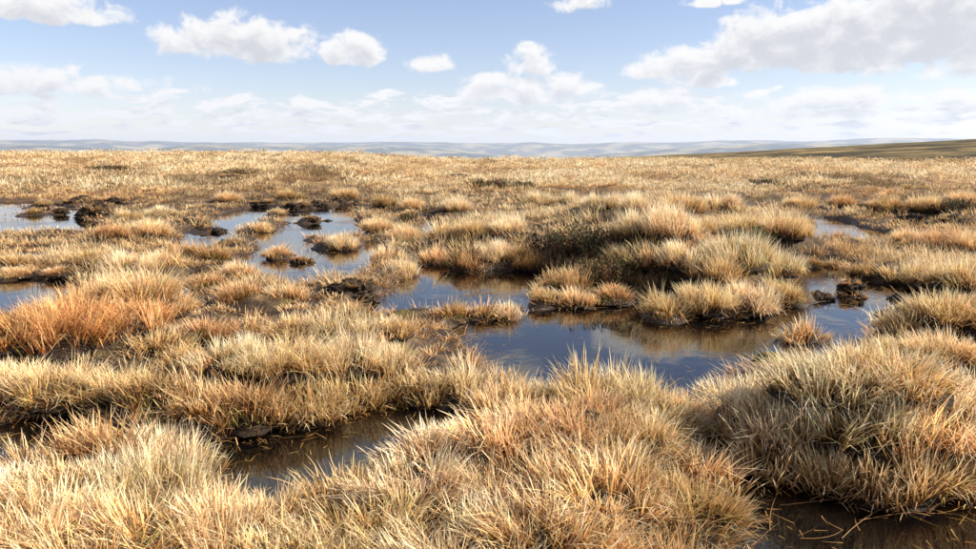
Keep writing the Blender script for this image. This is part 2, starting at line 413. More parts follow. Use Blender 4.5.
BUMPS = []
def base_level(x, y):
    d = np.hypot(x, y); a = np.degrees(np.arctan2(x, y))
    left = 1 - smooth(-14, 0, a)
    z = smooth(26, 115, d) * (1.02 * left - 0.02) + 0.10 * fbm(x * 0.05, y * 0.05, 91, 3) * smooth(25, 60, d)
    k = np.clip(d - 125, 0, None)
    z = z - 220.0 * (1 - np.exp(-k * k / (60.0 + k) * 0.05 / 220.0))
    z = z + 22 * fbm(x / 1500, y / 1500, 5, 4) * smooth(1500, 6000, d)
    return z
def height(x, y, sdv=None):
    x = np.asarray(x, float); y = np.asarray(y, float)
    d = np.hypot(x, y)
    z = base_level(x, y)
    near = (d < 48)
    h = np.zeros(x.shape); xn, yn = x[near], y[near]
    s = pool_sd(xn, yn) + 0.16 * fbm(xn * 2.0, yn * 2.0, 3, 4) + 0.02 * fbm(xn * 11, yn * 11, 8, 2)
    land = 0.070 + 0.060 * fbm(xn * 0.9, yn * 0.9, 21, 4) + 0.085 * fbm(xn * 2.6, yn * 2.6, 33, 3)
    for (cx, cy, rx, ry, hh) in HUM:
        land = land + hh * np.exp(-(((xn - cx) / rx) ** 2 + ((yn - cy) / ry) ** 2) ** 1.3)
    for (cx, cy, rx, ry, hh) in HOL:
        land = land - hh * np.exp(-(((xn - cx) / rx) ** 2 + ((yn - cy) / ry) ** 2) ** 1.6)
    for (cx, cy, cr, hb) in BUMPS:
        q = ((xn - cx) ** 2 + (yn - cy) ** 2) / (cr * cr); m_ = q < 6
        land[m_] += hb * np.exp(-q[m_] ** 1.5 * 0.8)
    land = land + 0.022 * fbm(xn * 8, yn * 8, 41, 3)
    land = np.maximum(land, 0.022)
    k = smooth(-0.22, 0.24, s); k2 = smooth(0.0, 0.6, s)
    hh = -0.14 + (0.14 + np.minimum(land, 0.12)) * k + np.maximum(land - 0.12, 0) * k2
    h[near] = hh
    far = ~near
    h[far] = 0.085
    und = smooth(14, 34, d) * (1 - smooth(250, 800, d))
    und[near] *= smooth(0.4, 2.5, s)
    h = h + und * (0.36 * fbm(x * 0.20, y * 0.12, 121, 4) + 0.10 * fbm(x * 0.9, y * 0.6, 122, 3))
    fade = 1 - smooth(250, 800, d)
    return z + h * fade
RAY_R = np.geomspace(1.6, 220.0, 1100)
def ground_at(px, py):
    """first point of the ground that the sight line through a pixel meets"""
    d = np.array(pix_dir(px, py)); d = d / math.hypot(d[0], d[1])
    x, y = d[0] * RAY_R, d[1] * RAY_R; zr = CAM_H + d[2] * RAY_R
    under = zr < np.maximum(height(x, y), -0.02)
    i = int(np.argmax(under)) if under.any() else len(RAY_R) - 1
    return float(x[i]), float(y[i]), float(height(x[i:i + 1], y[i:i + 1])[0])

# tussock kinds: size class -> (radius, blade length, blades)
SIZES = {'s': (0.13, 0.15, 230), 'm': (0.22, 0.20, 620), 'l': (0.34, 0.25, 1350)}
ORD = ["first", "second", "third", "fourth", "fifth", "sixth", "seventh", "eighth", "ninth", "tenth", "eleventh", "twelfth"]
LOOK = {'straw': 'straw coloured', 'pale': 'bleached pale', 'rust': 'rust orange', 'brown': 'brown'}
SZ = {'s': 'small', 'm': 'mid-sized', 'l': 'big'}
# rows of tussocks, each from left to right: (px, py of the base, size, kind, scale, tallness)
ROWS = [
 ("in the row along the bottom edge", [
   (20, 572, 'l', 'straw', .9, 1.1), (110, 582, 'l', 'straw', .9, 1.1), (205, 575, 'l', 'straw', .85, 1.1), (285, 585, 'm', 'straw', .95, 1.1), (368, 566, 'l', 'straw', .8, 1.15), (462, 580, 'l', 'pale', .85, 1.1), (555, 572, 'l', 'straw', .9, 1.15), (640, 585, 'l', 'brown', .8, 1.1)]),
 ("in the second row from the bottom", [
   (15, 520, 'm', 'pale', .95, 1.15), (75, 520, 'l', 'straw', .75, 1.15), (140, 512, 'l', 'pale', .75, 1.5), (212, 530, 'm', 'straw', .9, 1.2), (275, 535, 'm', 'straw', .75, 1.2), (345, 522, 'm', 'brown', 1.0, 1.2), (420, 515, 'l', 'pale', .75, 1.15), (500, 520, 'l', 'straw', .85, 1.1), (590, 515, 'l', 'straw', .9, 1.1), (672, 525, 'l', 'brown', .8, 1.15)]),
 ("on the spit before the lower left pool", [
   (40, 484, 'm', 'straw', .9, 1.1), (105, 480, 'm', 'brown', 1.1, 1.5), (165, 478, 'l', 'pale', .75, 1.9), (205, 496, 's', 'straw', 1.2, 1.2)]),
 ("on the broad rise at bottom centre", [
   (385, 478, 'm', 'brown', .9, 1.1), (440, 470, 'm', 'pale', 1.05, 1.1), (500, 462, 'm', 'straw', 1.1, 1.05), (560, 458, 'l', 'brown', .8, 1.0), (625, 462, 'l', 'straw', .8, 1.0), (690, 478, 'm', 'straw', 1.1, 1.1)]),
 ("above the broad rise at bottom centre", [
   (530, 432, 'm', 'straw', 1.0, 1.0), (590, 436, 'm', 'brown', 1.05, 1.0), (648, 436, 'm', 'straw', 1.1, 1.0), (695, 440, 'm', 'brown', .8, 1.0)]),
 ("on the large blue pool's near bank", [
   (424, 398, 'm', 'straw', .95, 1.1), (462, 396, 'm', 'pale', .95, 1.2), (505, 408, 'm', 'straw', .9, 1.1), (548, 410, 'm', 'pale', .7, 1.3), (590, 408, 'm', 'straw', 1.05, 1.2), (630, 408, 'm', 'pale', 1.0, 1.15), (672, 418, 'm', 'straw', .85, 1.1)]),
 ("at the front of the left grassy island", [
   (205, 412, 'm', 'straw', 1., 1.1), (250, 420, 'm', 'brown', 1.05, 1.1), (300, 415, 'm', 'straw', 1.15, 1.1), (350, 402, 'm', 'straw', 1.1, 1.1), (390, 396, 'm', 'brown', .8, 1.1)]),
 ("in the middle of the left grassy island", [
   (195, 372, 'm', 'brown', .9, 1.0), (238, 378, 'l', 'pale', .75, 1.05), (290, 378, 'l', 'straw', .8, 1.0), (340, 370, 'l', 'pale', .8, 1.1), (385, 372, 'm', 'pale', .9, 1.2)]),
 ("along the crest of the left grassy island", [
   (210, 340, 'm', 'brown', .9, .9), (252, 342, 'm', 'brown', 1.0, .9), (298, 338, 'm', 'straw', 1.0, .9), (345, 340, 'm', 'pale', 1.0, 1.0), (395, 335, 'm', 'straw', .8, .9)]),
 ("in the rusty bank at the left edge", [
   (20, 350, 'l', 'rust', 1.0, 1.05), (75, 352, 'l', 'rust', 1.1, 1.2), (128, 338, 'l', 'rust', .95, 1.1), (160, 355, 'm', 'straw', 1.0, 1.0)]),
 ("below the rusty bank at the left edge", [
   (5, 400, 'l', 'straw', .8, 1.0), (60, 404, 'l', 'straw', .85, 1.0), (115, 404, 'l', 'straw', .8, 1.0), (160, 404, 'm', 'brown', 1.0, 1.0)]),
 ("right of the white pool, rusty bank's top", [
   (60, 324, 'm', 'rust', 1.1, .95), (100, 312, 'l', 'rust', .9, 1.0), (140, 308, 'l', 'straw', .9, 1.0), (168, 320, 'm', 'straw', .9, 1.0)]),
 ("above the white pool on the left", [
   (15, 266, 'm', 'straw', 1.1, .7), (55, 264, 'm', 'pale', 1.1, .75), (98, 266, 'l', 'straw', .9, .85), (130, 276, 'l', 'pale', .95, 1.0), (165, 268, 'm', 'straw', 1.1, .9)]),
 ("in the shaggy mass at lower right", [
   (728, 402, 'm', 'pale', 1.1, 1.0), (770, 416, 'l', 'pale', .85, .85), (824, 424, 'l', 'pale', .95, .8), (885, 424, 'l', 'straw', .95, .85), (945, 420, 'l', 'pale', 1.0, .95)]),
 ("halfway down the shaggy mass at lower right", [
   (745, 432, 'm', 'straw', 1.0, 1.5), (795, 442, 'l', 'pale', .85, 1.5), (852, 450, 'l', 'pale', .9, 1.5), (908, 452, 'l', 'straw', .9, 1.5), (965, 448, 'l', 'pale', .9, 1.5)]),
 ("overhanging the brown black pool", [
   (778, 466, 'm', 'straw', 1.2, 1.4), (832, 474, 'l', 'straw', .85, 1.4), (890, 482, 'l', 'straw', .9, 1.5), (955, 480, 'l', 'straw', .9, 1.5)]),
 ("below the muddy pool end at right", [
   (868, 378, 'm', 'straw', 1.0, .85), (905, 376, 'l', 'straw', .8, .85), (950, 374, 'l', 'straw', .9, .95)]),
 ("on the slope rising at the right edge", [
   (905, 336, 'm', 'straw', 1.1, 1.0), (945, 332, 'l', 'straw', .9, 1.0), (975, 340, 'l', 'rust', .8, 1.0)]),
 ("on the bank between both right-hand pools", [
   (808, 264, 'm', 'brown', .8, .7), (838, 267, 'm', 'straw', .9, .75), (868, 274, 'm', 'brown', 1.0, .85), (900, 278, 'm', 'straw', 1.1, .85)]),
 ("behind the muddy pool near right edge", [
   (930, 282, 'l', 'straw', .9, 1.0), (962, 290, 'l', 'straw', 1.0, 1.0)]),
 ("over the front of the central hummock", [
   (572, 292, 'm', 'brown', 1.1, 1.0), (612, 300, 'm', 'brown', .9, .8), (664, 314, 'm', 'straw', .95, 1.0), (705, 312, 'l', 'straw', .85, 1.0), (748, 308, 'l', 'pale', .9, 1.1), (780, 298, 'm', 'straw', 1.0, 1.1)]),
 ("on top of the central hummock", [
   (655, 268, 'm', 'straw', 1.1, 1.0), (690, 268, 'l', 'pale', .95, 1.1), (720, 284, 'l', 'straw', .9, 1.1), (742, 268, 'l', 'pale', 1., 1.1), (775, 274, 'l', 'pale', .9, 1.1)]),
 ("on the back of the central hummock", [
   (638, 240, 'l', 'pale', .9, 1.2), (668, 238, 'l', 'pale', 1.0, 1.2), (705, 240, 'l', 'straw', 1.0, 1.1), (745, 238, 'l', 'straw', 1.05, 1.1), (785, 238, 'l', 'straw', 1.0, 1.1)]),
 ("behind the far shore of the pale blue pool", [
   (228, 203, 'l', 'straw', 1.1, 1.0), (290, 200, 'l', 'brown', 1.1, .9), (345, 199, 'l', 'straw', 1.1, 1.0), (384, 208, 'l', 'brown', 1.0, 1.0), (412, 210, 'l', 'straw', 1.0, 1.0), (455, 212, 'l', 'pale', 1.1, 1.0)]),
 ("on the moor between the two far left pools", [
   (112, 240, 'l', 'brown', .9, .9), (128, 222, 'l', 'straw', .9, .9), (150, 238, 'l', 'straw', 1.0, 1.0), (162, 218, 'l', 'pale', 1.0, .9), (190, 258, 'm', 'brown', 1.1, 1.0)]),
 ("on the moor above the right-hand pale pool", [
   (800, 210, 'l', 'straw', 1.1, 1.0), (842, 208, 'l', 'brown', 1.1, 1.0), (885, 212, 'l', 'brown', 1.1, 1.0), (925, 212, 'l', 'straw', 1.2, 1.1), (962, 208, 'l', 'straw', 1.2, 1.1)]),
 ("on the slope right of the right-hand pale pool", [
   (912, 246, 'l', 'straw', .9, 1.0), (940, 252, 'l', 'brown', 1.0, 1.0), (970, 256, 'l', 'straw', 1.0, 1.1)]),
 ("along the rim behind the black peat hollow", [
   (540, 205, 'l', 'pale', 1.1, 1.1), (572, 207, 'l', 'pale', 1.1, 1.1), (605, 211, 'l', 'pale', 1.1, 1.2), (640, 216, 'l', 'pale', 1.2, 1.2), (680, 214, 'l', 'straw', 1.2, 1.1), (720, 212, 'l', 'pale', 1.2, 1.1)]),
 ("in the central clump mirrored in blue water", [
   (437, 264, 'm', 'straw', 1.1, 1.0), (465, 268, 'm', 'brown', 1.2, 1.0), (497, 262, 'l', 'pale', .8, 1.2), (532, 266, 'm', 'rust', 1.1, .9)]),
 ("at the back of the shaggy central clump", [
   (448, 240, 'm', 'straw', 1.3, 1.0), (475, 238, 'l', 'straw', .9, 1.0), (505, 236, 'l', 'pale', .9, 1.1)]),
 ("between the pale blue pool and the muddy channel", [
   (378, 232, 'l', 'straw', .8, 1.0), (404, 240, 'l', 'straw', .9, 1.0), (388, 262, 'm', 'pale', 1.1, 1.1), (402, 276, 'm', 'pale', 1.0, 1.1)]),
]
SINGLES = [
 (343, 248, 'l', 'pale', .72, 1.25, "round lone straw tussock mirrored in the pale blue pool"),
 (806, 338, 's', 'straw', 1.3, 1.0, "small lone tuft standing in the muddy end of the large pool"),
 (262, 232, 'm', 'straw', 1.0, .9, "flat yellowish tussock islet at the top of the pale blue pool"),
 (279, 214, 's', 'straw', 1.3, .9, "tiny yellow tuft islet at the far shore of the pale blue pool"),
 (276, 257, 'm', 'straw', .8, 1.0, "spiky tuft islet beside the reddish peat clods in the pale pool"),
 (213, 262, 'm', 'brown', 1.1, 1.0, "brown tussock on the mud bank left of the pale blue pool"),
 (242, 278, 'm', 'straw', 1.0, .9, "straw tussock on the mud spit below the pale blue pool"),
 (205, 290, 'm', 'brown', .9, .9, "brown tussock beside the small blue slip of water"),
 (240, 302, 'm', 'brown', 1.0, .9, "dark brown tussock with peat showing behind the grassy island"),
 (288, 300, 'm', 'straw', .9, .9, "straw tussock at the muddy corner of the pale blue pool"),
 (482, 318, 's', 'straw', 1.1, .9, "low tuft at the left of the thin strip between two blue pools"),
 (508, 318, 's', 'pale', 1.1, .9, "low pale tuft at the right of the thin strip between two blue pools"),
 (452, 318, 's', 'brown', 1.2, .9, "reddish low tuft left of the thin strip between two blue pools"),
 (545, 302, 'm', 'straw', .8, .8, "left tuft on the low islet before the central hummock"),
 (578, 306, 'm', 'straw', .9, .8, "middle tuft on the low islet before the central hummock"),
 (43, 207, 'm', 'straw', 1.0, .9, "yellow tuft islet in the far left pool"),
 (36, 215, 's', 'brown', 1.4, .8, "low brown tuft islet below the yellow one in the far left pool"),
 (895, 243, 'm', 'straw', .8, .9, "bright tuft beside the black peat clod at right"),
 (355, 320, 'm', 'brown', .8, .9, "brown tuft in front of the black peat boulder"),
 (838, 238, 's', 'brown', 1.3, .8, "little brown tuft at the far shore of the right-hand pale pool"),
 (20, 277, 'm', 'straw', .85, .6, "left of two low tussocks on the far bank of the white pool"),
 (64, 275, 'm', 'straw', .85, .6, "right of two low tussocks on the far bank of the white pool"),
 (640, 288, 'm', 'brown', 1.0, .9, "brown tussock among the heather on the hummock's front slope"),
 (622, 262, 'm', 'straw', 1.0, .9, "straw tussock wedged right of the dark heather bush"),
 (520, 258, 'm', 'brown', 1.0, .8, "brown tussock at the mouth of the black peat hollow"),
 (945, 540, 's', 'brown', .55, .5, "tiny tuft poking out of the brown black pool"),
]
# where each tussock stands; the peat is a little higher under every one of them
SPOT = {}
for _, items in ROWS:
    for it in items: SPOT[it[:3]] = ground_at(it[0], it[1])
for it in SINGLES: SPOT[it[:3]] = ground_at(it[0], it[1])
for (px_, py_, s_), q in SPOT.items():
    sca = next(it[4] for _, items in ROWS + [("", SINGLES)] for it in items if it[:3] == (px_, py_, s_))
    BUMPS.append((q[0], q[1], SIZES[s_][0] * sca * 0.95, 0.050 * SIZES[s_][0] / 0.22))

# ------------------------------------------------------------------ the setting: ground sheet, hillside, far hills
def polar_grid(name, azs, rs, zf, mat, closed=False, colf=None):
    A, R = np.meshgrid(azs, rs)
    X = R * np.sin(A); Y = R * np.cos(A); Z = zf(X.ravel(), Y.ravel()).reshape(X.shape)
    V = np.stack([X, Y, Z], -1).reshape(-1, 3); na = len(azs); nr = len(rs)
    i, j = np.meshgrid(np.arange(nr - 1), np.arange(na if closed else na - 1), indexing='ij')
    j2 = (j + 1) % na
    a = i * na + j; b_ = i * na + j2; c = (i + 1) * na + j2; d = (i + 1) * na + j
    T = np.concatenate([np.stack([a, d, c], -1).reshape(-1, 3), np.stack([a, c, b_], -1).reshape(-1, 3)])
    # T order gives upward normals for azimuth increasing to the right
    if closed:
        V = np.vstack([V, [[0, 0, float(Z[0].mean())]]]); ctr = len(V) - 1
        jj = np.arange(na); T = np.vstack([T, np.stack([np.full(na, ctr), jj, (jj + 1) % na], -1)])
    return link(name, tri_mesh(name, V, T[:, ::-1], colf(V[:, 0], V[:, 1]) if colf else None, True), mat)
fine_az = np.radians(np.arange(-44, 44.01, 0.2))
rest_az = np.radians(np.arange(48, 316, 4.0))
azs = np.concatenate([fine_az, rest_az])
rs = [0.4, 0.8, 1.1, 1.4]
while rs[-1] < 42: rs.append(rs[-1] * 1.0115)
while rs[-1] < 300: rs.append(rs[-1] * 1.03)
while rs[-1] < 45000: rs.append(rs[-1] * 1.07)
ground = polar_grid("moor_ground", azs, np.array(rs), height, M_GROUND, True, ground_tint)
tag(ground, "dark peat moor ground under the grass, falling away to a hazy valley", kind="structure")

def ridge_z(x, y):
    a = np.arctan2(x, y); d = np.hypot(x, y)
    elv = np.radians(np.interp(np.degrees(a), [-2, 5.5, 7.6, 15.5, 22, 28, 32.5, 45, 60], [-2.0, -0.95, -0.66, -0.24, 0.12, 0.42, 0.66, 1.0, 1.1]))
    zc = CAM_H + 900 * np.tan(elv)
    return zc - 0.000045 * (d - 900) ** 2 * np.where(d < 900, 1.0, 0.6) + 0.9 * fbm(x / 60, y / 60, 61, 4) + 0.35 * fbm(x / 12, y / 12, 62, 3)
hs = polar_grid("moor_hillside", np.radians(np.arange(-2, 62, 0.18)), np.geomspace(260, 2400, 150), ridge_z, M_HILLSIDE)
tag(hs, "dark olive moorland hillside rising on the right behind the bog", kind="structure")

def far_hill(name, a0, a1, r, depth, prof, seed, label):
    azs_ = np.radians(np.arange(a0, a1, 0.12)); rr = np.linspace(r - depth, r + depth, 26)
    def zf(x, y):
        a = np.degrees(np.arctan2(x, y)); d = np.hypot(x, y)
        top = np.interp(a, [q[0] for q in prof], [q[1] for q in prof])
        top = top + 75 * fbm(a * 0.30, a * 0.0 + seed, seed, 4) + 14 * fbm(x / 700, y / 700, seed + 4, 3)
        u = (d - r) / depth
        return -245 + (top + 245) * np.clip(1 - u * u, 0, 1) ** 1.2
    o = polar_grid(name, azs_, rr, zf, M_HILLS)
    return tag(o, label, kind="structure")
far_hill("far_hills", -60, 60, 34000, 5000, [(-60, 330), (-34, 350), (-28, 420), (-22, 360), (-15, 330), (-8, 400), (0, 330), (6, 270), (12, 330), (17, 420), (22, 380), (28, 470), (33, 430), (60, 350)], 3,
         "long faint blue range of hills along the whole horizon")
far_hill("far_hills", -52, 4, 24000, 3200, [(-52, -40), (-36, 20), (-31, 130), (-27, 70), (-23, 60), (-20, 170), (-17, 80), (-13, 130), (-9, 150), (-5, 50), (0, -60), (4, -245)], 7,
         "low hazy blue hills beyond the moor on the left")
far_hill("far_hills", 4, 60, 22000, 3000, [(4, -245), (8, -110), (12, -30), (16, 80), (20, 150), (24, 150), (28, 210), (33, 170), (60, 60)], 12,
         "hazy blue hills showing above the dark hillside on the right")

# ------------------------------------------------------------------ water, one sheet for each pool
cell = 0.11
done = set()
for k, (label, _) in enumerate(POOLS):
    pl = POLY[k]
    i0, i1 = math.floor((pl[:, 0].min() - .5) / cell), math.ceil((pl[:, 0].max() + .5) / cell)
    j0, j1 = math.floor((pl[:, 1].min() - .5) / cell), math.ceil((pl[:, 1].max() + .5) / cell)
    I, J = np.meshgrid(np.arange(i0, i1), np.arange(j0, j1), indexing='ij'); I = I.ravel(); J = J.ravel()
    L = np.stack(pool_sd((I + .5) * cell, (J + .5) * cell, True)); 
    ok = (L[k] < 0.42) & (L.argmin(0) == k)
    I, J = I[ok], J[ok]
    key = {}; V = []; Q = []
    for i, j in zip(I.tolist(), J.tolist()):
        q = []
        for (a, c) in ((i, j), (i + 1, j), (i + 1, j + 1), (i, j + 1)):
            if (a, c) not in key: key[(a, c)] = len(V); V.append((a * cell, c * cell, 0.0))
            q.append(key[(a, c)])
        Q.append((q[0], q[1], q[2])); Q.append((q[0], q[2], q[3]))
    o = link("pool_water", tri_mesh("pool_water", V, Q), M_WATER)
    tag(o, label, kind="structure")

# ------------------------------------------------------------------ grass
def pal(P_, key, n): return np.tile(np.array(P_[key]), (n, 1))
def blade_arrays(root, az_, L, lean, bend, w, nseg, cb, cm, ct, R_):
    """curved tapering strips; lean/bend in radians from the vertical at root / added at tip"""
    n = len(L); ts = np.linspace(0, 1, nseg + 1)
    dirh = np.stack([np.sin(az_), np.cos(az_), np.zeros(n)], -1)
    face = az_ + np.pi / 2 + R_.normal(0, 0.7, n)
    side = np.stack([np.sin(face), np.cos(face), R_.normal(0, 0.15, n)], -1)
    pts = [root]; p_ = root.copy()
    broken = np.where(R_.random(n) < 0.13, R_.uniform(0.5, 1.7, n), 0.0)
    for s in range(nseg):
        th = lean + bend * ((s + 0.5) / nseg) ** 1.4
        if nseg > 2 and s >= nseg // 2: th = th + broken
        dirh = dirh + 0.10 * R_.normal(0, 1, (n, 3)) * np.array([1, 1, 0])
        p_ = p_ + (L / nseg)[:, None] * (dirh * np.sin(th)[:, None] + np.array([0, 0, 1.0]) * np.cos(th)[:, None])
        pts.append(p_)
    V = np.zeros((n, 2 * nseg + 1, 3), np.float32); C = np.zeros((n, 2 * nseg + 1, 3), np.float32)
    for s in range(nseg):
        ww = (w * (1 - 0.75 * ts[s] ** 1.5))[:, None] * 0.5
        V[:, 2 * s] = pts[s] - side * ww; V[:, 2 * s + 1] = pts[s] + side * ww
        t = ts[s]
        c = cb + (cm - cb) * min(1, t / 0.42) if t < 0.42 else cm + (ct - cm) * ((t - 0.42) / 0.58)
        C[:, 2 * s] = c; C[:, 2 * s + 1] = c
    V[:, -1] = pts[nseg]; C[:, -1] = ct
    nv = 2 * nseg + 1; T = []
    for s in range(nseg - 1):
        T += [(2 * s, 2 * s + 1, 2 * s + 3), (2 * s, 2 * s + 3, 2 * s + 2)]
    T.append((2 * nseg - 2, 2 * nseg - 1, 2 * nseg))
    T = (np.arange(n)[:, None, None] * nv + np.array(T)[None]).reshape(-1, 3)
    return V.reshape(-1, 3), T, C.reshape(-1, 3)
def join(parts):
    off = 0; Vs, Ts, Cs = [], [], []
    for V, T, C in parts:
        Vs.append(V); Ts.append(T + off); Cs.append(C); off += len(V)
    return np.vstack(Vs), np.vstack(Ts), np.vstack(Cs)
def jitter(c, R_, s=0.22, hue=0.05):
    n = len(c); k = np.exp(R_.normal(0, s, n))[:, None]
    return np.clip(c * k * (1 + R_.normal(0, hue, (n, 3))), 0.004, 0.86)

def tussock_blades(R, H, N, palette, R_, lean_k=0.75, wind=0.0, K=None, wmul=1.0, nseg=4):
    K = K or max(5, int(26 * (R / 0.3) ** 1.3))
    rr = R * np.sqrt(R_.random(K)); th = R_.random(K) * 2 * np.pi
    cx, cy = rr * np.cos(th), rr * np.sin(th)
    slx = cx / R * lean_k + R_.normal(0, 0.38, K) + wind; sly = cy / R * lean_k + R_.normal(0, 0.38, K)
    ck = np.exp(R_.normal(0, 0.20, K)); hk = np.exp(R_.normal(0, 0.16, K))
    k = R_.integers(0, K, N)
    sx, sy = R_.normal(0, 1, N), R_.normal(0, 1, N); sg = 0.030 + 0.025 * R
    x = cx[k] + sx * sg; y = cy[k] + sy * sg
    vx = slx[k] + sx * 0.20; vy = sly[k] + sy * 0.20
    lean = np.arctan(np.hypot(vx, vy)) * (0.55 + 0.5 * R_.random(N)); az_ = np.arctan2(vx, vy) + R_.normal(0, 0.25, N)
    stray = R_.random(N) < 0.14
    lean = np.where(stray, R_.uniform(0.3, 1.4, N), lean); az_ = np.where(stray, R_.random(N) * 6.28, az_)
    r2 = np.clip((x * x + y * y) / (R * R), 0, 1.2)
    z = 0.20 * R * (1 - r2) - 0.01
    L = H * hk[k] * (0.50 + 0.62 * R_.random(N)) * (1.08 - 0.28 * r2)
    bend = R_.uniform(-0.15, 0.75, N) * (0.4 + 0.7 * lean)
    w = (0.0050 + 0.0058 * R_.random(N) ** 1.5) * wmul
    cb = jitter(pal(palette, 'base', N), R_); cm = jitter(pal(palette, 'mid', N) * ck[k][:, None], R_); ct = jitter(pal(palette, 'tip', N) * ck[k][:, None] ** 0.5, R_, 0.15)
    return blade_arrays(np.stack([x, y, z], -1), az_, L, lean, bend, w, nseg, cb, cm, ct, R_)
def dome_mesh(name, R, hgt, R_, n=14, rings=5):
    V = []; T = []
    for i in range(rings + 1):
        t = i / rings
        for j in range(n):
            a = 2 * math.pi * j / n; rr = R * (1 - 0.93 * t) * (1 + 0.13 * R_.normal())
            V.append((rr * math.cos(a), rr * math.sin(a), hgt * (1 - (1 - t) ** 2) * (1 + 0.12 * R_.normal()) - 0.05))
    for i in range(rings):
        for j in range(n):
            a, b_ = i * n + j, i * n + (j + 1) % n
            T += [(a, b_, b_ + n), (a, b_ + n, a + n)]
    V.append((0, 0, hgt - 0.05))
    for j in range(n): T.append((rings * n + j, rings * n + (j + 1) % n, len(V) - 1))
    return tri_mesh(name, V, T, None, True)

PALS = {'straw': (STRAW, 0.75, 0.0), 'pale': (PALE, 0.85, 0.0), 'rust': (RUST, 0.5, 0.45), 'brown': (BROWN, 0.8, 0.0)}
PROTO = {}
def proto(size, kind, variant):
    key = (size, kind, variant)
    if key not in PROTO:
        R_ = np.random.default_rng(hash((len(PROTO), 5)) % 100000 + len(PROTO) * 7)
        R, H, N = SIZES[size]; pl, lk, wind = PALS[kind]
        up = bool(variant % 2)
        V, T, C = tussock_blades(R, H * (1.1 if up else 1.0), N, pl, R_, lk * (0.75 if up else 1.15), wind)
        V2, T2, C2 = tussock_blades(R * 1.05, H * 0.55, N // 5, BROWN if kind != 'brown' else GREEN, R_, lk * 1.3)
        green = tussock_blades(R * 0.95, H * 0.6, max(30, N // 11), GREEN, R_, lk * 1.2)
        PROTO[key] = (tri_mesh("dead_blades", V, T, C), tri_mesh("old_blades", V2, T2, C2), tri_mesh("green_blades", *green), dome_mesh("root_mound", R * 0.92, R * 0.34, R_))
    return PROTO[key]
def tussock(px, py, size, kind, label, scale=1.0, tall=1.0, rot=None, var=None, squash=1.0):
    i = tussock.n; tussock.n += 1
    x, y, _ = SPOT[(px, py, size)]; z = float(height(np.array([x]), np.array([y]))[0]) - 0.02
    meshes = proto(size, kind, (i % 3) if var is None else var)
    o = bpy.data.objects.new("grass_tussock", None); COL.objects.link(o); o.empty_display_size = 0.05
    o.location = (x, y, z); o.rotation_euler = (0, 0, (i * 2.39996) if rot is None else rot); o.scale = (scale, scale * squash, scale * tall)
    for nm, me in zip(("dead_blades", "old_blades", "green_blades", "root_mound"), meshes):
        c = link(nm, me, M_PEAT if nm == "root_mound" else M_BLADE, o)
        if nm != "root_mound": c["kind"] = "stuff"
    tag(o, label, "grass tussock", "dry grass tussocks in the bog")
    TUSS.append((x, y, SIZES[size][0] * scale))
    return o
tussock.n = 0; TUSS = []

for where, items in ROWS:
    items = list(items)
    for i, (px, py, s_, k_, sca, tall) in enumerate(items):
        nm = ORD[i] if i < len(items) - 1 or len(items) == 1 else "last"
        tall *= 0.66 if py > 430 else (0.85 if py > 330 else 1.0)
        tussock(px, py, s_, k_, f"{SZ[s_]} {LOOK[k_]} tussock, {nm} from left {where}", sca, tall)
for (px, py, s_, k_, sca, tall, lab) in SINGLES: tussock(px, py, s_, k_, lab, sca, tall)

